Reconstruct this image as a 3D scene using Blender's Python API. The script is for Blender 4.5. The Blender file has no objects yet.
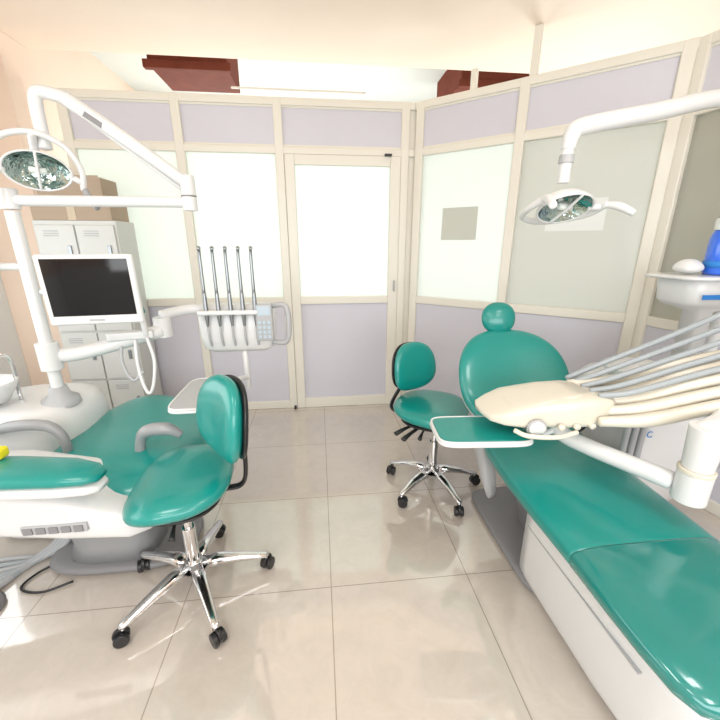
import bpy, math, random
from mathutils import Vector, Matrix
random.seed(3)
sc=bpy.context.scene
sc.view_settings.view_transform='Standard'
V=Vector
# ---------------- materials ----------------
def mat(name,col,rough=.5,metal=0,spec=.5,coat=0,bump=0,bscale=30,var=0,vscale=5):
    m=bpy.data.materials.new(name);m.use_nodes=True;nt=m.node_tree;b=nt.nodes['Principled BSDF']
    b.inputs['Base Color'].default_value=(*col,1);b.inputs['Roughness'].default_value=rough
    b.inputs['Metallic'].default_value=metal;b.inputs['Specular IOR Level'].default_value=spec
    b.inputs['Coat Weight'].default_value=coat;b.inputs['Coat Roughness'].default_value=.12
    if bump or var:
        tc=nt.nodes.new('ShaderNodeTexCoord')
        n=nt.nodes.new('ShaderNodeTexNoise');n.inputs['Scale'].default_value=bscale if bump else vscale
        nt.links.new(tc.outputs['Object'],n.inputs['Vector'])
        if bump:
            bp=nt.nodes.new('ShaderNodeBump');bp.inputs['Strength'].default_value=bump;bp.inputs['Distance'].default_value=.01
            nt.links.new(n.outputs['Fac'],bp.inputs['Height']);nt.links.new(bp.outputs['Normal'],b.inputs['Normal'])
        if var:
            n2=nt.nodes.new('ShaderNodeTexNoise');n2.inputs['Scale'].default_value=vscale;n2.inputs['Detail'].default_value=6
            nt.links.new(tc.outputs['Object'],n2.inputs['Vector'])
            mx=nt.nodes.new('ShaderNodeMix');mx.data_type='RGBA'
            mx.inputs[6].default_value=(*[c*(1-var) for c in col],1);mx.inputs[7].default_value=(*[min(1,c*(1+var)) for c in col],1)
            nt.links.new(n2.outputs['Fac'],mx.inputs[0]);nt.links.new(mx.outputs[2],b.inputs['Base Color'])
    return m
def glassmat(name,col,trans,rough=.25):
    m=bpy.data.materials.new(name);m.use_nodes=True;nt=m.node_tree;b=nt.nodes['Principled BSDF']
    b.inputs['Base Color'].default_value=(*col,1);b.inputs['Roughness'].default_value=rough
    t=nt.nodes.new('ShaderNodeBsdfTranslucent');t.inputs[0].default_value=(*col,1)
    mx=nt.nodes.new('ShaderNodeMixShader');mx.inputs[0].default_value=trans
    o=nt.nodes['Material Output']
    nt.links.new(b.outputs[0],mx.inputs[1]);nt.links.new(t.outputs[0],mx.inputs[2]);nt.links.new(mx.outputs[0],o.inputs[0])
    return m
TEAL=mat('teal_vinyl',(.002,.25,.22),.30,coat=.45,bump=.05,bscale=60)
TEALD=mat('teal_vinyl_covered',(.002,.20,.178),.15,coat=.9,bump=.22,bscale=7)
WHITE=mat('white_plastic',(.71,.72,.72),.28,coat=.3)
CREAM=mat('cream_plastic',(.69,.65,.55),.3,coat=.2)
LGREY=mat('light_grey_plastic',(.42,.43,.44),.4)
MGREY=mat('mid_grey_plastic',(.30,.31,.32),.35,coat=.3)
GREY=mat('grey_plastic',(.23,.23,.24),.45)
BLACK=mat('black_plastic',(.012,.012,.013),.35)
SCREEN=mat('screen_glass',(.005,.005,.007),.06)
CHROME=mat('chrome',(.72,.72,.73),.12,metal=1)
STEEL=mat('brushed_steel',(.32,.34,.36),.3,metal=1)
FRAME=mat('cream_frame_paint',(.78,.755,.67),.35)
LILAC=mat('lilac_laminate',(.63,.625,.69),.4,var=.03,vscale=3)
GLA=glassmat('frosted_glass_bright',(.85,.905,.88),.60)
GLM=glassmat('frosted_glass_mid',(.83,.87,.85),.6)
GLB=glassmat('frosted_glass_shaded',(.70,.715,.68),.58,.2)  # dimmer room behind is painted in as a darker glass colour
GLC=glassmat('frosted_glass_dim',(.58,.58,.52),.5,.2)  # same glass, with more of that shade put into its colour
PEACH=mat('peach_paint',(.80,.64,.52),.6,var=.03)
CEIL=mat('cream_ceiling_paint',(.87,.735,.61),.7,var=.02)
WHITEP=mat('white_paint',(.80,.82,.81),.7)
WHITEC=mat('white_ceiling_paint',(.58,.61,.58),.8)
WOOD=mat('red_brown_wood',(.15,.04,.025),.75,spec=.1,var=.35,vscale=9)
CARD=mat('cardboard',(.42,.33,.25),.8,var=.06)
CAB=mat('cabinet_enamel',(.62,.63,.61),.35)
PAPER=mat('paper_aged',(.56,.58,.52),.8);PAPERW=mat('paper_white',(.78,.81,.79),.8)
BLUE=mat('blue_bottle',(.02,.14,.75),.15,coat=1)
BLUET=mat('blue_print',(.02,.2,.6),.5)
YEL=mat('yellow_plastic',(.85,.75,.02),.4)
REFL=mat('reflector_mirror',(.42,.52,.50),.10,metal=1,bump=.9,bscale=28)
LAMPG=mat('lamp_lens',(.7,.75,.72),.1,coat=1)
KEYP=mat('keypad',(.45,.55,.62),.4)
HOSE=mat('grey_hose',(.34,.38,.40),.4)
# ---------------- mesh helpers ----------------
CUR=[None]
def group(name,loc=(0,0,0)):
    e=bpy.data.objects.new(name,None);e.location=loc;e.empty_display_size=.1
    bpy.context.collection.objects.link(e);bpy.context.view_layer.update();CUR[0]=e;return e
def top(): CUR[0]=None
def mesh(name,vs,fs,m,smooth=True,bevel=0,seg=3,sub=0,auto=False):
    me=bpy.data.meshes.new(name);me.from_pydata([tuple(v) for v in vs],[],fs);me.update()
    o=bpy.data.objects.new(name,me);bpy.context.collection.objects.link(o);me.materials.append(m)
    import bmesh
    bm=bmesh.new();bm.from_mesh(me);bmesh.ops.recalc_face_normals(bm,faces=bm.faces);bm.to_mesh(me);bm.free()
    if smooth:
        for p in me.polygons:p.use_smooth=True
    if bevel:
        b=o.modifiers.new('b','BEVEL');b.width=bevel;b.segments=seg;b.limit_method='ANGLE'
        w=o.modifiers.new('w','WEIGHTED_NORMAL');w.keep_sharp=False
    if CUR[0]:
        o.parent=CUR[0];o.matrix_parent_inverse=CUR[0].matrix_world.inverted()
    return o
def box(name,lo,hi,m,bevel=.004,rot=0,tilt=None,seg=2):
    lo=V(lo);hi=V(hi);c=(lo+hi)/2;h=(hi-lo)/2
    R=tilt if tilt else Matrix.Rotation(rot,3,'Z')
    vs=[c+R@V((sx*h.x,sy*h.y,sz*h.z)) for sx in(-1,1) for sy in(-1,1) for sz in(-1,1)]
    fs=[(0,1,3,2),(4,6,7,5),(0,4,5,1),(2,3,7,6),(0,2,6,4),(1,5,7,3)]
    return mesh(name,vs,fs,m,smooth=bevel>0,bevel=bevel,seg=seg)
def catmull(P,k=6):
    P=[V(p) for p in P]
    if len(P)<3:return P
    out=[]
    for i in range(len(P)-1):
        p0=P[i-1] if i else P[0]*2-P[1];p1=P[i];p2=P[i+1];p3=P[i+2] if i+2<len(P) else P[-1]*2-P[-2]
        for j in range(k):
            t=j/k
            out.append(.5*((2*p1)+(p2-p0)*t+(2*p0-5*p1+4*p2-p3)*t*t+(3*p1-p0-3*p2+p3)*t**3))
    out.append(P[-1]);return out
def rings(name,R,m,cap=True,closed=False,smooth=True,**k):
    n=len(R[0]);vs=[v for r in R for v in r];fs=[]
    L=len(R)
    for i in range(L if closed else L-1):
        a=i*n;b=((i+1)%L)*n
        for j in range(n):
            fs.append((a+j,a+(j+1)%n,b+(j+1)%n,b+j))
    if cap and not closed:
        fs.append(tuple(range(n)));fs.append(tuple(range((L-1)*n,L*n)))
    return mesh(name,vs,fs,m,smooth,**k)
def tube(name,P,r,m,N=12,smoothp=True,k=6,flat=1.0,endround=True):
    pts=catmull(P,k) if smoothp and len(P)>2 else [V(p) for p in P]
    L=len(pts)
    rad=[r]*L if not isinstance(r,(list,tuple)) else [r[min(len(r)-1,int(i/(L-1)*(len(r)-1)))]*(1-((i/(L-1)*(len(r)-1))%1))+r[min(len(r)-1,int(i/(L-1)*(len(r)-1))+1)]*((i/(L-1)*(len(r)-1))%1) for i in range(L)]
    T=[(pts[min(i+1,L-1)]-pts[max(i-1,0)]).normalized() for i in range(L)]
    up=V((0,0,1)) if abs(T[0].z)<.9 else V((1,0,0))
    a=T[0].cross(up).normalized();R=[]
    def ring(c,a,b,rr): return [c+a*math.cos(2*math.pi*j/N)*rr+b*math.sin(2*math.pi*j/N)*rr*flat for j in range(N)]
    for i in range(L):
        a=(a-T[i]*a.dot(T[i])).normalized();b=T[i].cross(a)
        if i==0 and endround:
            R.append(ring(pts[0]-T[0]*rad[0]*.28,a,b,rad[0]*.55));R.append(ring(pts[0]-T[0]*rad[0]*.15,a,b,rad[0]*.85))
        R.append(ring(pts[i],a,b,rad[i]))
        if i==L-1 and endround:
            R.append(ring(pts[i]+T[i]*rad[i]*.15,a,b,rad[i]*.85));R.append(ring(pts[i]+T[i]*rad[i]*.28,a,b,rad[i]*.55))
    return rings(name,R,m)
def cyl(name,c0,c1,r,m,r2=None,N=28,bevel=.003):
    c0=V(c0);c1=V(c1);t=(c1-c0).normalized();up=V((0,0,1)) if abs(t.z)<.9 else V((1,0,0))
    a=t.cross(up).normalized();b=t.cross(a);r2=r if r2 is None else r2
    R=[[c+a*math.cos(2*math.pi*j/N)*q+b*math.sin(2*math.pi*j/N)*q for j in range(N)] for c,q in((c0,r),(c1,r2))]
    return rings(name,R,m,bevel=bevel)
def lathe(name,prof,c,m,N=36,sx=1,sy=1,M=None):
    M=M or Matrix.Identity(3);R=[]
    for r,z in prof:
        R.append([V(c)+M@V((math.cos(2*math.pi*j/N)*r*sx,math.sin(2*math.pi*j/N)*r*sy,z)) for j in range(N)])
    return rings(name,R,m,cap=False)
def sup(a,b,e=2.6,N=56,taper=0,rot=0):
    out=[]
    for j in range(N):
        t=2*math.pi*j/N;c=math.cos(t);s=math.sin(t)
        x=a*math.copysign(abs(c)**(2/e),c);y=b*math.copysign(abs(s)**(2/e),s)
        x*=1+taper*y/b
        out.append((x*math.cos(rot)-y*math.sin(rot),x*math.sin(rot)+y*math.cos(rot)))
    return out
def pad(name,out,th,c,m,M=None,bend=None,crown=.012,edge=.03):
    M=M or Matrix.Identity(3);cx=sum(p[0] for p in out)/len(out);cy=sum(p[1] for p in out)/len(out)
    ext=max(math.hypot(p[0]-cx,p[1]-cy) for p in out);R=[]
    q=max(2.2,min(24,1.1*ext/edge))
    prof=[]
    for s in (.08,.3,.5,.7,.82,.9,.95,.98,.994):
        prof.append((s,-.5*th*(1-s**q)**.5))
    prof.append((1,0))
    for s in (.994,.98,.95,.9,.82,.7,.5,.3,.16,.06):
        prof.append((s,.5*th*(1-s**q)**.5+crown*(1-s*s)))
    for s,z in prof:
        row=[]
        for x,y in out:
            X=cx+(x-cx)*s;Y=cy+(y-cy)*s;Z=z+(bend(X,Y) if bend else 0)
            row.append(V(c)+M@V((X,Y,Z)))
        R.append(row)
    return rings(name,R,m)
def loft(name,S,m,N=32,**k):
    R=[]
    for c,a,b,e in S:
        c=V(c);a=V(a);b=V(b);row=[]
        for j in range(N):
            t=2*math.pi*j/N;cs=math.cos(t);sn=math.sin(t)
            row.append(c+a*math.copysign(abs(cs)**(2/e),cs)+b*math.copysign(abs(sn)**(2/e),sn))
        R.append(row)
    return rings(name,R,m,**k)
def frame(normal,upv=(0,0,1)):
    n=V(normal).normalized();u=V(upv);u=(u-n*u.dot(n)).normalized();r=u.cross(n)
    return Matrix((r,u,n)).transposed()
def text(name,s,size,loc,M,m):
    cu=bpy.data.curves.new(name,'FONT');cu.body=s;cu.size=size;cu.extrude=.001
    o=bpy.data.objects.new(name,cu);bpy.context.collection.objects.link(o);cu.materials.append(m)
    bpy.context.view_layer.update()
    me=bpy.data.meshes.new_from_object(o);bpy.data.objects.remove(o)
    o=bpy.data.objects.new(name,me);bpy.context.collection.objects.link(o)
    mm=M.to_4x4();mm.translation=V(loc);me.transform(mm)
    if CUR[0]:
        o.parent=CUR[0];o.matrix_parent_inverse=CUR[0].matrix_world.inverted()
    return o
# ---------------- camera ----------------
cd=bpy.data.cameras.new('camera');cam=bpy.data.objects.new('camera',cd);bpy.context.collection.objects.link(cam)
cam.location=(0,0,1.4);cam.rotation_euler=(math.radians(90-17.3),0,math.radians(-6.2))
cd.sensor_width=36;cd.lens=36*370/720;cd.clip_start=.02;sc.camera=cam
# ---------------- room shell ----------------
top()
fm=bpy.data.materials.new('beige_floor_tiles');fm.use_nodes=True;nt=fm.node_tree;b=nt.nodes['Principled BSDF']
tc=nt.nodes.new('ShaderNodeTexCoord');mp=nt.nodes.new('ShaderNodeMapping');mp.inputs['Location'].default_value=(.59,-.03,0)
nt.links.new(tc.outputs['Object'],mp.inputs[0])
br=nt.nodes.new('ShaderNodeTexBrick');br.offset=0;br.inputs['Scale'].default_value=1
br.inputs['Brick Width'].default_value=.6;br.inputs['Row Height'].default_value=.6;br.inputs['Mortar Size'].default_value=.0022
br.inputs['Color1'].default_value=(.58,.525,.465,1);br.inputs['Color2'].default_value=(.565,.51,.45,1);br.inputs['Mortar'].default_value=(.33,.285,.235,1)
nt.links.new(mp.outputs[0],br.inputs['Vector'])
n1=nt.nodes.new('ShaderNodeTexNoise');n1.inputs['Scale'].default_value=9;n1.inputs['Detail'].default_value=14;n1.inputs['Roughness'].default_value=.7;n1.inputs['Distortion'].default_value=1.2
nt.links.new(tc.outputs['Object'],n1.inputs['Vector'])
cr=nt.nodes.new('ShaderNodeValToRGB');cr.color_ramp.elements[0].position=.35;cr.color_ramp.elements[0].color=(.93,.925,.915,1);cr.color_ramp.elements[1].position=.65;cr.color_ramp.elements[1].color=(1.02,1.02,1.02,1)
nt.links.new(n1.outputs['Fac'],cr.inputs[0])
mx=nt.nodes.new('ShaderNodeMix');mx.data_type='RGBA';mx.blend_type='MULTIPLY';mx.inputs[0].default_value=1
nt.links.new(br.outputs['Color'],mx.inputs[6]);nt.links.new(cr.outputs[0],mx.inputs[7]);nt.links.new(mx.outputs[2],b.inputs['Base Color'])
b.inputs['Roughness'].default_value=.08;b.inputs['Specular IOR Level'].default_value=1.0;b.inputs['IOR'].default_value=1.65
b.inputs['Coat Weight'].default_value=.8;b.inputs['Coat Roughness'].default_value=.04;b.inputs['Coat IOR'].default_value=1.6
n2=nt.nodes.new('ShaderNodeTexNoise');n2.inputs['Scale'].default_value=7
nt.links.new(tc.outputs['Object'],n2.inputs['Vector'])
bp=nt.nodes.new('ShaderNodeBump');bp.inputs['Strength'].default_value=.07;bp.inputs['Distance'].default_value=.01
nt.links.new(n2.outputs['Fac'],bp.inputs['Height']);nt.links.new(bp.outputs[0],b.inputs['Normal']);nt.links.new(bp.outputs[0],b.inputs['Coat Normal'])
mesh('floor',[(-2.6,-2,0),(4.6,-2,0),(4.6,6.2,0),(-2.6,6.2,0)],[(0,1,2,3)],fm,smooth=False)
box('ceiling',(-2.6,-2,2.66),(4.0,3.2,2.75),CEIL,bevel=0)
box('ceiling_next_room',(-2.6,3.2,3.15),(4.6,6.2,3.2),WHITEC,bevel=0)
box('trim_ceiling_step',(-2.6,3.2,2.66),(4.6,3.22,3.2),CEIL,bevel=0)
box('wall_far_outer',(-2.6,6.2,0),(4.6,6.3,3.2),WHITEP,bevel=0)
box('wall_left_next_room',(-2.2,3.3,0),(-2.1,6.2,3.2),PEACH,bevel=0)
box('wall_right_outer',(4.6,1,0),(4.7,6.3,3.2),WHITEP,bevel=0)
group('wall_left',(-2.25,0,0))
box('lower',(-2.4,-2,0),(-2.25,3.3,.75),WHITEP,bevel=0)
box('upper',(-2.4,-2,1.85),(-2.25,3.3,2.66),PEACH,bevel=0)
box('pier_near',(-2.4,-2,.75),(-2.25,.3,1.85),PEACH,bevel=0)
box('pier_far',(-2.4,2.6,.75),(-2.25,3.3,1.85),WHITEP,bevel=0)
group('window_1',(-2.3,1.4,1.3))
for y in(.3,1.42,2.54): box('mullion',(-2.34,y,.75),(-2.28,y+.06,1.85),WHITE)
for z in(.75,1.79): box('rail',(-2.34,.3,z),(-2.28,2.6,z+.06),WHITE)
box('pane',(-2.32,.3,.78),(-2.31,2.6,1.82),GLA,bevel=0)
top()
box('wall_pillar_left',(-2.25,2.95,0),(-1.9,3.3,2.66),PEACH,bevel=.005)
group('wall_rear',(0,-1.9,0))
box('lower',(-2.4,-2,0),(4.0,-1.9,.8),WHITEP,bevel=0)
box('upper',(-2.4,-2,2.3),(4.0,-1.9,2.66),PEACH,bevel=0)
box('pier_a',(-2.4,-2,.8),(-1.8,-1.9,2.3),PEACH,bevel=0)
box('pier_b',(2.0,-2,.8),(4.0,-1.9,2.3),PEACH,bevel=0)
group('window_2',(0,-1.95,1.5))
for x in(-1.8,-.85,.1,1.05,1.94): box('mullion',(x,-1.98,.8),(x+.06,-1.92,2.3),WHITE)
# partitions
def seg(name,A,B,posts,door=None,glass=GLA,z_sill=.96,top_z=2.40,tr=2.07):
    A=V((*A,0));B=V((*B,0));d=(B-A);L=d.length;d.normalize();n=V((-d.y,d.x,0))
    ang=math.atan2(d.y,d.x)
    def bx(nm,s0,s1,z0,z1,th,m,off=0,bev=.004):
        c=A+d*((s0+s1)/2)+n*off;h=V(((s1-s0)/2,th/2,(z1-z0)/2));c.z=(z0+z1)/2
        return box(nm,c-h,c+h,m,bev,rot=ang)
    g=group(name,A)
    for i,s in enumerate(posts): bx('post_%d'%i,s-.032,s+.032,0,top_z,.06,FRAME,bev=.008)
    for nm,z in(('rail_top',top_z-.05),('rail_transom',tr-.03)): bx(nm,-.02,L+.02,z,z+.05,.055,FRAME,bev=.006)
    for i in range(len(posts)-1):
        a,b=posts[i]+.03,posts[i+1]-.03
        bx('transom_panel_%d'%i,a,b,tr,top_z-.03,.016,LILAC,bev=0)
        for nm,z0,z1 in(('bead_a',tr+.02,tr+.032),('bead_b',top_z-.062,top_z-.05)): bx(nm,a,b,z0,z1,.03,FRAME,bev=0)
        if door==i: continue
        bx('rail_sill_%d'%i,a,b,z_sill-.03,z_sill+.03,.05,FRAME,bev=.006)
        bx('rail_floor_%d'%i,a,b,0,.07,.05,FRAME,bev=.006)
        bx('lower_panel_%d'%i,a,b,.06,z_sill,.02,LILAC,bev=0)
        gm=glass[i] if isinstance(glass,list) else glass
        bx('frosted_glass_%d'%i,a,b,z_sill+.02,tr,.008,gm,bev=0)
    return A,d,n,bx
XL=-1.72
A,d,n,bx=seg('wall_far',(XL,3.12),(.73,3.12),[0.03,.76,1.46,2.40],door=2)
bx('conduit',1.15,2.1,2.445,2.458,.015,FRAME)
bx('corner_filler',2.425,2.52,0,2.40,.03,FRAME,off=.012)
group('door_1',(.2,3.11,0))
for nm,s0,s1 in(('stile_l',1.494,1.565),('stile_r',2.29,2.368)): bx(nm,s0,s1,.001,2.039,.045,FRAME,off=-.012,bev=.004)
for nm,z0,z1 in(('rail_bottom',.001,.09),('rail_mid',.93,.99),('rail_top',1.97,2.039)): bx(nm,1.565,2.29,z0,z1,.04,FRAME,off=-.012,bev=.004)
bx('glass',1.55,2.31,.98,1.98,.008,GLA,bev=0);bx('lower_panel',1.55,2.31,.08,.94,.02,LILAC,bev=0)
box('handle',(.61,3.055,1.03),(.622,3.08,1.12),LGREY,.004)
box('closer',(.52,3.06,2.035),(.575,3.085,2.052),BLACK,.004)
box('bolt',(-.255,3.06,.0),(-.235,3.085,.03),BLACK,.004)
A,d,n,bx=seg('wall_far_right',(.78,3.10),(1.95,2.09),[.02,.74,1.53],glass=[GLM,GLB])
bx('ceiling_bracket_a',.38,.42,2.4,2.52,.04,FRAME);bx('ceiling_bracket_b',.755,.80,2.4,2.66,.04,FRAME)
nB=V((d.y,-d.x,0)).normalized()
if nB.y>0:nB=-nB
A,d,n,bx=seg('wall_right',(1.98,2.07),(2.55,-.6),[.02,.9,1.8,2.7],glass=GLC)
top()
box('wall_right_near',(2.5,-2,0),(2.6,-.5,2.66),PEACH,bevel=0)
dB=V((1.17,-1.01,0)).normalized()
def paper(name,s,z,w,h,m):
    c=V((.78,3.10,z))+dB*s+nB*.007
    vs=[c+dB*(sx*w/2)+V((0,0,sz*h/2))+nB*(.001+.003*(i in(0,))) for i,(sx,sz) in enumerate(((-1,-1),(1,-1),(1,1),(-1,1)))]
    vs+= [v-nB*.0015 for v in vs]
    mesh(name,vs,[(0,1,2,3),(7,6,5,4),(0,4,5,1),(1,5,6,2),(2,6,7,3),(3,7,4,0)],m,smooth=False)
paper('paper_notice',.37,1.55,.27,.23,PAPER)
paper('paper_notice.001',1.13,1.58,.33,.19,PAPERW)
def pelmet(name,x0,x1,y0,y1,z0,z1):
    group(name,((x0+x1)/2,(y0+y1)/2,z0))
    box('box',(x0,y0,z0),(x1,y1,z1),WOOD,.006);box('lip',(x0-.03,y0-.03,z0-.03),(x1+.03,y0+.03,z0+.03),WOOD,.006)
pelmet('wooden_ceiling_beam',-1.33,-.70,3.75,4.3,2.80,3.15)
pelmet('wooden_ceiling_beam.001',1.40,2.2,4.0,4.8,2.86,3.15)
# ---------------- locker cabinet + boxes ----------------
group('locker_cabinet',(-1.6,2.95,0))
box('carcass',(-1.86,2.80,.03),(-1.34,3.06,1.555),CAB,.006)
box('plinth',(-1.84,2.82,0),(-1.36,3.05,.04),LGREY,.003)
for i in range(4):
    z=.08+i*.365
    for j in range(2):
        x=-1.845+j*.25
        box('locker_door',(x,2.785,z),(x+.24,2.80,z+.35),CAB,.004)
        box('locker_handle',(x+.185,2.775,z+.15),(x+.205,2.787,z+.22),STEEL,.002)
        for q in range(3): box('louvre',(x+.05,2.781,z+.28+q*.015),(x+.14,2.786,z+.284+q*.015),LGREY,0)
group('cardboard_box',(-1.6,2.93,1.56))
box('carton',(-1.85,2.80,1.555),(-1.36,3.04,1.69),CARD,.004);box('tape',(-1.63,2.798,1.556),(-1.58,3.04,1.692),mat('tape',(.55,.45,.32),.3),0)
group('cardboard_box.001',(-1.6,2.93,1.69))
box('carton',(-1.80,2.82,1.693),(-1.40,3.03,1.82),CARD,.004);box('flap',(-1.79,2.818,1.80),(-1.41,2.822,1.83),CARD,0)
# ---------------- stool ----------------
def stool(name,hub,a0,seatz,seatc,sdir,backc,bdir,backtilt=.12,bw=.17,bh=.16,rad=.29,sw=.235,sd=.19):
    hx,hy=hub;group(name,(hx,hy,0))
    for i in range(5):
        a=a0+i*2*math.pi/5;dx,dy=math.cos(a),math.sin(a);pr=V((-dy,dx,0))
        S=[]
        for t,w,h,z in((.03,.030,.024,.115),(.10,.026,.021,.118),(.18,.021,.017,.103),(rad-.03,.017,.012,.083),(rad,.015,.011,.078),(rad+.012,.006,.005,.077)):
            S.append(((hx+dx*t,hy+dy*t,z),pr*w,V((0,0,h)),3))
        loft('leg_%d'%i,S,CHROME,N=20)
        ex,ey=hx+dx*rad,hy+dy*rad
        cyl('caster_stem_%d'%i,(ex,ey,.045),(ex,ey,.075),.008,CHROME,N=12,bevel=0)
        ca=a+1.1+i*.7;q=V((math.cos(ca),math.sin(ca),0));c=V((ex,ey,.0265))-V((-q.y,q.x,0))*.008
        for s in(-1,1): cyl('caster_wheel_%d'%i,c+q*(s*.006),c+q*(s*.024),.0265,BLACK,N=20,bevel=.004)
        cyl('caster_hood_%d'%i,c+q*-.007+V((0,0,.012)),c+q*.007+V((0,0,.012)),.029,BLACK,N=20)
    cyl('hub',(hx,hy,.085),(hx,hy,.145),.036,CHROME)
    cyl('gas_lift_sleeve',(hx,hy,.14),(hx,hy,.31),.026,CHROME)
    cyl('gas_lift_rod',(hx,hy,.30),(hx,hy,seatz-.06),.015,CHROME)
    cyl('seat_mount',(hx,hy,seatz-.10),(hx,hy,seatz-.055),.05,BLACK,r2=.09)
    u=V((sdir[0],sdir[1],0)).normalized()
    M=Matrix((V((-u.y,u.x,0)),-u,V((0,0,1)))).transposed()
    if M.determinant()<0: M=Matrix((V((u.y,-u.x,0)),-u,V((0,0,1)))).transposed()
    out=sup(sw,sd,2.5,taper=.06)
    def bend(x,y): return -.030*(max(0,y)/sd)**2+.020*(max(0,-y)/sd)**2 +.012*(x/sw)**2
    pad('seat',out,.085,(seatc[0],seatc[1],seatz-.02),TEAL,M,bend,crown=.010,edge=.045)
    pad('seat_base',sup(sw*.8,sd*.8,2.5),.02,(seatc[0],seatc[1],seatz-.066),BLACK,M,edge=.01,crown=0)
    bn=V((bdir[0],bdir[1],0)).normalized();nrm=(bn+V((0,0,backtilt))).normalized()
    MB=frame(nrm)
    def bb(x,y): return .035*(x/bw)**2
    pad('backrest',sup(bw,bh,2.5,taper=-.08),.07,backc,TEAL,MB,bb,crown=.010,edge=.045)
    pad('backrest_shell',sup(bw*.97,bh*.97,2.5,taper=-.08),.024,V(backc)-nrm*.036,BLACK,MB,bb,crown=0,edge=.012)
    bc=V(backc);sb=V((seatc[0],seatc[1],seatz-.075))
    tube('backrest_bar',[sb,sb+u*(sd*.8),sb+u*(sd+.04)+V((0,0,.03)),bc-nrm*.06-V((0,0,bh*.6)),bc-nrm*.058],.018,BLACK,flat=.5)
    side=V((-u.y,u.x,0))
    for s in(-1,1):
        tube('lever',[sb+side*.03*s,sb+side*s*.17-V((0,0,.01)),sb+side*s*.22-V((0,0,.03))],[.006,.006,.012],BLACK)
stool('dental_stool',(-.56,1.30),math.radians(228),.535,(-.555,1.31),(.93,.1),(-.355,1.27,.80),(-.80,-.62),bw=.155,bh=.155)
stool('dental_stool.001',(.635,1.86),math.radians(287),.50,(.635,1.92),(-.75,.5),(.535,2.05,.71),(.42,-.9),rad=.265,bw=.15,bh=.145,sw=.225,sd=.22)
box('tilt_mechanism',(.50,1.83,.405),(.66,1.93,.44),BLACK,.01)
tube('tilt_paddle',[(.54,1.88,.42),(.46,1.85,.405),(.40,1.83,.385)],[.010,.012,.018],BLACK,flat=.6)
tube('lift_paddle',[(.56,1.85,.42),(.48,1.80,.40),(.43,1.77,.38)],[.010,.012,.018],BLACK,flat=.6)
# ---------------- right dental chair ----------------
group('dental_chair',(1.0,1.1,0))
pad('floor_plate',[(x+1.12,y+1.42) for x,y in sup(.30,.36,7)],.035,(0,0,.018),GREY,edge=.02,crown=0)
S=[]
for y,w,zt,zb in((1.235,.10,.40,.03),(1.23,.20,.42,.015),(1.205,.245,.42,.008),(1.15,.252,.42,.008),(.95,.25,.40,.008),(.75,.248,.38,.01),(.60,.24,.36,.02),(.50,.22,.33,.03),(.46,.18,.28,.06)):
    S.append(((1.08,y,(zt+zb)/2),V((w,0,0)),V((0,0,(zt-zb)/2)),9))
loft('base_casting',S,WHITE,N=64)
box('casting_seam',(.8265,.62,.285),(.84,1.18,.290),LGREY,0)
S=[]
for y,w,z,h in((1.62,.12,.38,.03),(1.5,.20,.395,.045),(1.2,.22,.405,.04),(.8,.215,.39,.035),(.5,.18,.375,.025),(.43,.12,.375,.015)):
    S.append(((1.02,y,z),V((w,0,0)),V((0,0,h)),4))
loft('seat_shell',S,WHITE,N=40)
def slab(nm,st,m,e=3.6):
    S=[]
    for y,z,w,h in st: S.append(((1.015,y,z),V((w,0,0)),V((0,0,h)),e))
    loft(nm,S,m,N=48)
slab('seat_cushion',[(1.70,.535,.10,.02),(1.67,.52,.19,.04),(1.60,.50,.235,.05),(1.45,.475,.262,.05),(1.25,.462,.268,.05),(1.05,.458,.266,.048),(.86,.455,.262,.045),(.84,.455,.262,.045)],TEAL)
slab('leg_cushion_cover',[(.845,.456,.263,.046),(.84,.456,.264,.0465),(.70,.450,.262,.044),(.58,.444,.257,.042),(.50,.44,.248,.04),(.455,.436,.225,.034),(.435,.434,.19,.022),(.430,.434,.14,.01)],TEALD)
nb=V((-.06,-.80,.55)).normalized();MB=frame(nb)
pad('backrest',sup(.285,.27,2.3,taper=-.06),.085,(.98,1.73,.735),TEAL,MB,lambda x,y:.05*(x/.285)**2,crown=.01,edge=.06)
pad('backrest_shell',sup(.27,.26,2.3,taper=-.06),.04,V((.98,1.73,.735))-nb*.05,WHITE,MB,lambda x,y:.05*(x/.285)**2,crown=0,edge=.02)
nh=V((-.15,-.95,.28)).normalized()
pad('headrest',sup(.09,.085,2.2),.065,(.965,1.90,1.02),TEAL,frame(nh),crown=.008,edge=.04)
box('headrest_bar',(.955,1.90,.88),(.985,1.915,1.02),STEEL,.003)
S=[]
for y,z,w,h in((1.72,.52,.015,.03),(1.66,.50,.03,.055),(1.55,.44,.038,.075),(1.47,.36,.036,.07),(1.42,.29,.025,.045)):
    S.append(((.78,y,z),V((w,0,0)),V((0,.01,h)),2.6))
loft('side_hinge',S,LGREY,N=24)
tube('lift_arm',[(1.02,1.50,.40),(1.05,1.48,.20),(1.08,1.46,.03)],.09,GREY,N=20)
tube('upper_bracket',[(1.0,1.80,.62),(1.0,1.68,.50),(1.02,1.5,.40)],.05,GREY)
pad('armrest',sup(.035,.11,3),.04,(1.36,1.56,.60),BLACK,crown=.004,edge=.02)
tube('armrest_post',[(1.36,1.60,.59),(1.34,1.60,.50),(1.24,1.60,.44)],.015,BLACK)
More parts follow.
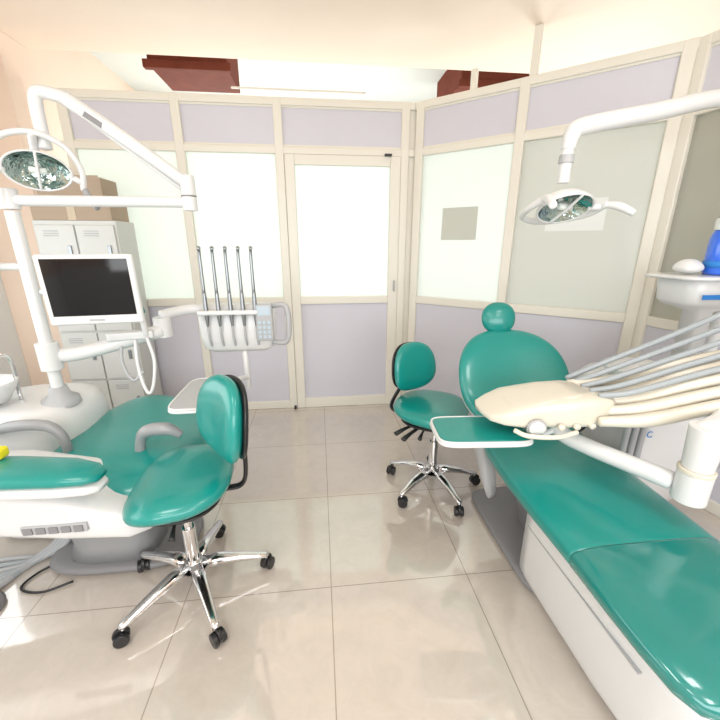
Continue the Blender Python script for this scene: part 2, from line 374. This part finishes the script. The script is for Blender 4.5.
# ---------------- right delivery unit ----------------
group('dental_delivery_unit',(1.1,1.25,.8))
S=[]
for x,y,z,w,h in((.620,1.30,.768,.03,.006),(.635,1.295,.768,.08,.014),(.68,1.29,.773,.105,.030),(.74,1.28,.785,.118,.047),(.80,1.28,.790,.120,.050),(.88,1.26,.80,.125,.058),(.98,1.25,.805,.12,.062),(1.05,1.24,.81,.105,.055),(1.085,1.235,.81,.08,.04)):
    S.append(((x,y,z),V((0,w,0)),V((0,0,h)),5))
loft('control_body',S,CREAM,N=48)
S=[((x,y,z),V((0,w,0)),V((0,0,h)),4) for x,y,z,w,h in((.70,1.26,.80,.05,.012),(.72,1.26,.812,.075,.012),(.92,1.25,.856,.085,.012),(1.0,1.25,.864,.06,.009))]
loft('control_panel_lid',S,CREAM,N=28)
lathe('control_button',[(.03,0),(.03,.01),(.024,.014),(.001,.014)],(.78,1.150,.755),WHITE,N=20,M=frame((-.2,-1,-.15)))
lathe('control_button_ring',[(.036,0),(.036,.006),(.031,.008)],(.78,1.152,.755),LGREY,N=20,M=frame((-.2,-1,-.15)))
for i in range(3):
    lathe('knob',[(.011,0),(.012,.012),(.009,.016),(.001,.016)],(.86+i*.06,1.133,.765),CREAM,N=16,M=frame((0,-1,-.1)))
tube('body_handle',[(.70,1.16,.745),(.74,1.13,.735),(.84,1.11,.735),(.92,1.12,.745)],.009,CREAM)
for i in range(5):
    o=i*.032
    tube('whip_arm',[(1.02,1.36-o*1.5,.865),(1.12,1.34-o*1.6,.92-o*.25),(1.35,1.30-o*1.6,1.035-o*.5),(1.70,1.25-o*1.8,1.21-o*.9),(1.95,1.23-o*1.8,1.29-o*.9)],.011,HOSE)
for i in range(5):
    o=i*.042
    tube('handpiece_holder',[(1.00,1.32-o*1.2,.855-o*.42),(1.15,1.27-o*1.2,.880-o*.42),(1.34,1.20-o*1.2,.965-o*.45),(1.62,1.12-o*1.2,1.06-o*.45)],[.018,.026,.022,.018],CREAM)
tube('bracket_arm',[(.96,1.30,.73),(.97,1.27,.665),(1.02,1.19,.645),(1.16,.955,.64)],.032,WHITE,N=20)
cyl('elbow_joint',(1.19,.91,.595),(1.19,.91,.70),.048,WHITE);cyl('elbow_ring',(1.19,.91,.70),(1.19,.91,.715),.05,CREAM)
cyl('elbow_post',(1.19,.91,.715),(1.19,.91,.86),.042,WHITE,r2=.05)
tube('column_arm',[(1.19,.91,.84),(1.35,1.0,.85),(1.62,1.38,.86),(1.72,1.5,.86)],.04,WHITE,N=20)
def tray(nm,x0,x1,y0,y1,z,matt,rimm,rot=0):
    cx,cy=(x0+x1)/2,(y0+y1)/2
    M=Matrix.Rotation(rot,3,'Z')
    pad(nm+'_pan',sup((x1-x0)/2,(y1-y0)/2,6),.02,(cx,cy,z-.012),rimm,M,edge=.01,crown=0)
    o=sup((x1-x0)/2-.006,(y1-y0)/2-.006,6)
    rim=[V((cx,cy,z))+M@V((x,y,0)) for x,y in o];rim.append(rim[0])
    tube(nm+'_rim',rim,.005,rimm,N=8,smoothp=False,endround=False)
    pad(nm+'_mat',sup((x1-x0)/2-.012,(y1-y0)/2-.012,7),.008,(cx,cy,z+.001),matt,M,edge=.004,crown=0)
tray('tray',.43,.80,1.15,1.38,.70,TEAL,WHITE,rot=-.08)
tube('tray_arm',[(.72,1.26,.68),(.82,1.27,.655),(.92,1.28,.66),(.97,1.28,.70)],.013,WHITE)
# ---------------- right spittoon / water unit ----------------
group('dental_spittoon_unit',(1.6,1.6,0))
S=[]
for z,w,d_ in((0,.16,.18),(.04,.19,.21),(.30,.20,.22),(.55,.22,.24),(.68,.23,.25),(.74,.22,.24),(.77,.19,.21)):
    S.append(((1.62,1.62,z),V((w,0,0)),V((0,d_,0)),3.5))
loft('body',S,WHITE,N=40)
lathe('bowl',[(.02,-.06),(.09,-.04),(.135,.03),(.145,.055),(.14,.06),(.12,.03),(.07,-.01),(.02,-.02)],(1.48,1.50,.80),WHITE)
S=[]
for z,w,d_ in((.75,.045,.05),(1.10,.045,.05),(1.13,.14,.10),(1.15,.16,.12),(1.24,.17,.13),(1.255,.16,.12)):
    S.append(((1.80,1.58,z),V((w,0,0)),V((0,d_,0)),4))
loft('bottle_column',S,WHITE,N=32)
pad('top_tray',sup(.20,.15,5),.02,(1.77,1.57,1.26),WHITE,edge=.012,crown=0)
box('blue_stripe',(1.66,1.447,1.17),(1.80,1.452,1.19),BLUET,0)
pad('folded_tissue',sup(.05,.05,3),.05,(1.67,1.56,1.30),WHITE,crown=.015,edge=.03)
for i in range(3):
    tube('suction_hose',[(1.40+i*.04,1.42,.80),(1.36+i*.04,1.36,.70),(1.36+i*.04,1.36,.45),(1.42+i*.04,1.40,.2),(1.5+i*.03,1.46,.1)],.014,LGREY)
    tube('suction_tip',[(1.40+i*.05,1.42,.79),(1.395+i*.05,1.40,.90)],[.014,.008],WHITE)
cyl('light_pole',(1.98,1.62,.0),(1.98,1.62,1.93),.026,WHITE)
text('label','NC',.045,(1.44,1.372,.55),frame((0,-1,0)),BLUET)
group('water_bottle',(1.80,1.52,1.275))
lathe('bottle',[(.001,0),(.055,0),(.062,.012),(.062,.15),(.058,.17),(.05,.19),(.05,.2)],(1.785,1.52,1.272),BLUE)
lathe('cap',[(.054,.19),(.056,.20),(.056,.235),(.05,.24),(.001,.24)],(1.785,1.52,1.272),LAMPG)
lathe('label_band',[(.0628,.03),(.0632,.03),(.0632,.06),(.0628,.06)],(1.785,1.52,1.272),BLUET)
# ---------------- lamp heads ----------------
def lamp_head(c,M,s=1.0,gm=LGREY):
    P=lambda x,y,z: V(c)+M@(V((x,y,z))*s)
    lathe('head_shell',[(.001,-.055),(.05,-.052),(.09,-.03),(.115,.0),(.118,.012),(.112,.014),(.108,.010)],c,WHITE,M=M,sx=1.12*s,sy=.78*s)
    lathe('reflector',[(.110,.010),(.085,-.014),(.05,-.032),(.001,-.038)],c,REFL,M=M,sx=1.12*s,sy=.78*s)
    tube('bulb_shield',[P(-.03,0,-.0),P(.03,0,-.0)],.014*s,LAMPG)
    tube('shield_bar',[P(0,-.085,.012),P(0,0,.016),P(0,.085,.012)],.006*s,WHITE)
    tube('ring_handle',[P(-.165,-.06,.02),P(-.165,.03,.0),P(-.11,.115,-.03),P(0,.15,-.04),P(.11,.115,-.03),P(.165,.03,.0),P(.165,-.06,.02)],.013*s,WHITE)
    tube('yoke',[P(0,.15,-.04),P(0,.08,-.07),P(0,0,-.052)],.018*s,WHITE)
    for q in(-1,1):
        tube('pivot',[P(q*.12,-.01,0),P(q*.165,-.03,.01)],.014*s,WHITE)
        tube('grip',[P(q*.165,-.05,.015),P(q*.185,-.085,.05),P(q*.21,-.11,.10)],[.012*s,.017*s,.014*s],gm)
group('dental_light',(-1.26,1.80,1.575))
lamp_head((-1.105,1.77,1.685),frame((.42,-.76,-.5),(-.15,.35,.9)),.86,MGREY)
tube('drop_stem',[(-1.075,1.80,1.77),(-1.075,1.80,1.93),(-1.05,1.80,1.965),(-.95,1.80,1.945)],.024,WHITE,N=16)
tube('balance_arm',[(-.97,1.80,1.95),(-.75,1.80,1.80),(-.56,1.80,1.66)],[.028,.026,.024],WHITE,N=16)
tube('balance_rod',[(-.93,1.83,1.90),(-.57,1.83,1.625)],.010,WHITE)
box('arm_label',(-.90,1.772,1.86),(-.83,1.779,1.88),GREY,0,tilt=Matrix.Rotation(math.radians(34),3,'Y'))
cyl('arm_joint',(-.545,1.80,1.54),(-.545,1.80,1.68),.030,WHITE)
cyl('joint_band',(-.545,1.80,1.595),(-.545,1.80,1.603),.0315,GREY)
tube('swing_arm',[(-1.26,1.80,1.575),(-.9,1.80,1.575),(-.545,1.80,1.575)],.022,WHITE,N=16)
cyl('pole_cap',(-1.26,1.80,1.54),(-1.26,1.80,1.62),.034,WHITE)
group('dental_light.001',(1.98,1.62,1.99))
lamp_head((.955,1.45,1.54),frame((.10,-.55,-.83),(-.12,.6,.6)),.93,WHITE)
cyl('drop_stem',(.965,1.50,1.63),(.965,1.50,1.77),.022,WHITE);cyl('stem_collar',(.965,1.50,1.70),(.965,1.50,1.73),.027,LGREY)
tube('arm',[(.965,1.50,1.75),(.975,1.50,1.80),(1.02,1.50,1.83),(1.30,1.50,1.885),(1.62,1.54,1.955),(1.98,1.62,1.97)],[.026,.030,.032,.032,.032,.032],WHITE,N=16)
# ---------------- left spittoon unit ----------------
group('dental_spittoon_unit.001',(-1.45,1.85,0))
S=[]
for z,w,d_ in((0,.20,.20),(.04,.23,.23),(.30,.24,.24),(.52,.26,.26),(.62,.25,.25),(.67,.22,.22),(.685,.17,.17)):
    S.append(((-1.42,1.86,z),V((w,0,0)),V((0,d_,0)),3.2))
loft('body',S,WHITE,N=40)
cyl('pole',(-1.26,1.80,.62),(-1.26,1.80,1.535),.026,WHITE)
lathe('bowl',[(.02,-.05),(.08,-.03),(.115,.03),(.125,.06),(.12,.065),(.10,.03),(.06,-.0),(.02,-.01)],(-1.53,1.74,.74),WHITE)
tube('rinse_spout',[(-1.45,1.82,.68),(-1.45,1.82,.88),(-1.48,1.79,.92),(-1.51,1.77,.90)],.009,CHROME)
lathe('pole_base',[(.08,0),(.075,.03),(.045,.05),(.035,.09),(.001,.09)],(-1.26,1.80,.665),LGREY)
cyl('bottle_holder',(-1.42,1.75,1.27),(-1.42,1.75,1.36),.06,WHITE);cyl('holder_band',(-1.42,1.75,1.30),(-1.42,1.75,1.325),.062,BLUET)
tube('holder_arm',[(-1.42,1.78,1.31),(-1.26,1.80,1.31)],.016,WHITE)
# ---------------- monitor ----------------
group('computer_monitor',(-.98,1.70,1.2))
MM=frame((.12,-.98,-.05))
def mb(nm,x0,x1,y0,y1,z0,z1,m,bv):
    c=V((-.965,1.70,1.215));cc=V(((x0+x1)/2,(y0+y1)/2,(z0+z1)/2));h=V(((x1-x0)/2,(y1-y0)/2,(z1-z0)/2))
    p=c+MM@cc;return box(nm,p-h,p+h,m,bv,tilt=MM)
mb('bezel',-.182,.182,-.15,.148,-.03,0,WHITE,.012);mb('screen',-.16,.16,-.108,.13,-.001,.002,SCREEN,.001)
mb('back',-.14,.14,-.11,.11,-.05,-.03,LGREY,.008);mb('logo',-.03,.03,-.133,-.124,0,.001,LGREY,0)
tube('mount',[(-.98,1.75,1.2),(-1.08,1.78,1.2),(-1.225,1.80,1.2)],.014,WHITE)
# ---------------- left delivery unit ----------------
group('dental_delivery_unit.001',(-.45,2.08,.95))
tube('support_arm',[(-1.22,1.82,.90),(-1.1,1.84,.915),(-.80,1.93,.985)],.034,WHITE,N=18)
cyl('pole_collar',(-1.26,1.80,.84),(-1.26,1.80,.97),.045,WHITE);cyl('arm_joint',(-.80,1.95,.95),(-.80,1.95,1.05),.042,WHITE)
tube('upper_arm',[(-.80,1.95,1.06),(-.70,2.05,1.07),(-.55,2.12,1.06)],.026,WHITE,N=16)
S=[]
for z,w,d_ in((.83,.15,.04),(.85,.185,.06),(.92,.20,.07),(1.02,.205,.06),(1.08,.195,.045),(1.09,.18,.03)):
    S.append(((-.455,2.10,z),V((w,0,0)),V((0,d_,0)),6))
loft('body',S,WHITE,N=40)
box('holder_bar',(-.64,1.99,1.045),(-.33,2.05,1.07),WHITE,.008)
for i in range(5):
    x=-.595+i*.063
    tube('handpiece',[(x,2.01,.985),(x,2.01,1.06),(x,2.01,1.16)],[.007,.013,.010],STEEL)
    tube('handpiece_neck',[(x,2.01,1.15),(x,2.01,1.33),(x+.002,2.005,1.375),(x+.006,1.99,1.385)],[.009,.008,.008,.010],STEEL)
    tube('hose',[(x,2.01,.99),(x,2.01,.95),(x,2.02,.90),(x,2.04,.87)],.006,LGREY)
box('keypad',(-.345,2.00,.90),(-.255,2.035,1.10),LGREY,.008);box('keypad_display',(-.335,1.997,1.04),(-.265,2.001,1.09),KEYP,.001)
for r_ in range(4):
    for c_ in range(3): box('key',(-.332+c_*.024,1.995,.915+r_*.026),(-.315+c_*.024,2.001,.932+r_*.026),KEYP,.001)
tube('side_handle',[(-.27,2.06,1.08),(-.20,2.04,1.09),(-.175,2.03,1.05),(-.175,2.03,.93),(-.20,2.04,.88),(-.27,2.06,.88)],.015,LGREY)
tube('tray_post',[(-.43,2.08,.84),(-.43,2.08,.60)],.016,WHITE)
tube('tray_arm',[(-.43,2.08,.66),(-.45,2.0,.69),(-.50,1.8,.715)],.013,WHITE)
tray('tray',-.655,-.41,1.46,1.85,.75,LGREY,WHITE,rot=0)
box('assistant_holder',(-1.02,1.84,.96),(-.82,1.90,1.0),WHITE,.008,rot=.25)
tube('assistant_syringe',[(-.845,1.86,.98),(-.85,1.85,1.08),(-.875,1.84,1.22),(-.87,1.83,1.25)],[.012,.014,.010,.008],WHITE)
tube('assistant_syringe_tip',[(-.845,1.855,1.09),(-.855,1.85,1.14)],.016,TEAL)
tube('assistant_hose',[(-.90,1.86,.97),(-.90,1.84,.82),(-.87,1.82,.70),(-.84,1.82,.72),(-.82,1.84,.85),(-.84,1.85,.97)],.008,WHITE)
tube('assistant_hose_b',[(-.96,1.86,.97),(-.97,1.84,.85),(-.93,1.83,.76),(-.88,1.84,.80)],.008,LGREY)
# ---------------- left dental chair ----------------
group('dental_chair.001',(-1.0,1.6,0))
o=[(-1.27,1.72),(-1.20,2.0),(-1.06,2.16),(-.86,2.14),(-.66,2.0),(-.55,1.75),(-.58,1.48),(-.72,1.32),(-.95,1.28),(-1.16,1.40)]
o=[(p.x,p.y) for p in catmull([V((*q,0)) for q in o+[o[0]]],5)[:-1]]
def bs(x,y): return .05*max(0,(y-1.75)/.4)**1.5-.02*max(0,(1.5-y)/.25)
pad('seat_cushion',o,.10,(0,0,.47),TEAL,None,bs,crown=.02,edge=.06)
oi=[(-.92+(x+.92)*.9,1.7+(y-1.7)*.9) for x,y in o]
pad('seat_shell',oi,.07,(0,0,.40),WHITE,None,bs,crown=0,edge=.03)
S=[]
for x,y,w,h,z in((-2.1,1.30,.085,.026,.66),(-1.9,1.29,.085,.028,.66),(-1.5,1.26,.085,.030,.655),(-1.1,1.23,.085,.030,.65),(-.90,1.215,.075,.028,.645),(-.81,1.205,.055,.022,.64),(-.775,1.20,.03,.012,.635)):
    S.append(((x,y,z),V((.1*w,w,0)),V((0,0,h)),2.6))
loft('arm_cushion',S,TEAL,N=32)
S2=[((c[0],c[1],c[2]-.040),a*.99,b_*.9,3) for c,a,b_,e in S]
loft('arm_shell',S2,WHITE,N=32)
S=[]
for x,w,zt,zb in((-2.0,.10,.61,.48),(-1.5,.14,.61,.45),(-1.2,.16,.60,.38),(-.95,.16,.54,.35),(-.74,.15,.46,.335),(-.68,.11,.42,.34)):
    S.append(((x,1.36,(zt+zb)/2),V((0,w,0)),V((0,0,(zt-zb)/2)),5))
loft('side_casting',S,WHITE,N=36)
box('vent_recess',(-1.08,1.193,.41),(-.86,1.21,.445),LGREY,.004)
for i in range(5): box('vent_slot',(-1.07+i*.042,1.188,.415),(-1.04+i*.042,1.20,.44),GREY,0)
S=[((-.98,1.55,z),V((w,0,0)),V((0,w2,0)),3) for z,w,w2 in((.03,.20,.13),(.12,.17,.12),(.30,.19,.14),(.38,.22,.18))]
loft('pedestal',S,MGREY,N=32)
pad('floor_plate',[(x-.95,y+1.58) for x,y in sup(.32,.19,3.4)],.045,(0,0,.022),GREY,edge=.03,crown=0)
tube('armrest_right',[(-.82,1.54,.47),(-.80,1.54,.58),(-.76,1.53,.63),(-.68,1.53,.635),(-.63,1.54,.60)],[.02,.022,.028,.028,.018],MGREY,N=14)
tube('armrest_left',[(-1.13,1.58,.50),(-1.14,1.58,.60),(-1.20,1.58,.655),(-1.34,1.58,.655),(-1.45,1.58,.62)],[.018,.02,.024,.024,.016],MGREY,N=14)
group('yellow_bib_clip',(-1.17,1.28,.70))
box('clip_body',(-1.20,1.25,.681),(-1.12,1.30,.72),YEL,.01);cyl('clip_nub',(-1.16,1.275,.715),(-1.16,1.275,.74),.015,YEL);cyl('clip_nub_b',(-1.21,1.275,.70),(-1.235,1.275,.70),.012,YEL)
group('floor_hose_bundle',(-1.5,1.6,0))
for i in range(7):
    tube('hose',[(-1.16-i*.008,1.64+i*.01,.22),(-1.22-i*.008,1.58,.07),(-1.30-i*.01,1.53-i*.008,.016),(-1.45,1.52-i*.034,.016),(-1.9,1.50-i*.06,.016)],.014,HOSE if i%2 else LGREY)
tube('black_cable',[(-1.10,1.37,.01),(-1.20,1.33,.008),(-1.30,1.36,.008),(-1.28,1.44,.008),(-1.20,1.50,.01)],.005,BLACK)
group('foot_control',(-1.45,1.30,0))
lathe('base',[(.001,0),(.09,0),(.095,.012),(.08,.03),(.03,.045),(.001,.046)],(-1.40,1.26,0.001),GREY)
lathe('pedal',[(.001,.045),(.06,.045),(.062,.055),(.001,.06)],(-1.40,1.26,0.001),STEEL)
top()
# ---------------- lights ----------------
def area(name,loc,to,sx,sy,e,col=(1,1,1)):
    l=bpy.data.lights.new(name,'AREA');l.shape='RECTANGLE';l.size=sx;l.size_y=sy;l.energy=e;l.color=col
    o=bpy.data.objects.new(name,l);bpy.context.collection.objects.link(o);o.location=loc
    o.rotation_euler=(V(to)-V(loc)).to_track_quat('-Z','Y').to_euler();return o
area('rear_window_daylight',(.1,-1.85,1.45),(.1,3,1.65),3.6,1.4,76,(.96,.98,1))
area('left_window_daylight',(-2.2,1.4,1.3),(1,1.6,1.1),2.0,1.0,16,(.93,.97,1))
for i,(x,y) in enumerate(((-.9,.3),(1.1,.3),(-.9,-1.1),(1.1,-1.1))):
    group('added_ceiling_light' if i==0 else 'added_ceiling_light.%03d'%i,(x,y,2.64))  # unseen fixtures added above the camera to carry overhead fill
    box('added_housing',(x-.3,y-.3,2.62),(x+.3,y+.3,2.66),WHITE,.004);top()
    area('fill_panel_lamp',(x,y,2.61),(x,y,0),.56,.56,12,(1,.99,.98))
area('next_room_fill_left',(-1.2,5.9,1.6),(-.6,3,1.3),1.6,2.0,66,(.985,1,.985))  # fill lamps added behind the partition so the panes glow
area('next_room_fill_mid',(.8,5.9,1.6),(.5,3,1.3),1.6,2.0,48,(.985,1,.985))
area('next_room_fill_right',(3.4,4.6,1.3),(1.5,2.5,1.1),1.2,1.6,76,(.99,1,.99))  # third fill lamp, added to brighten the angled panes
w=bpy.data.worlds.new('world');sc.world=w;w.use_nodes=True
w.node_tree.nodes['Background'].inputs[0].default_value=(.93,.96,1,1);w.node_tree.nodes['Background'].inputs[1].default_value=1.0
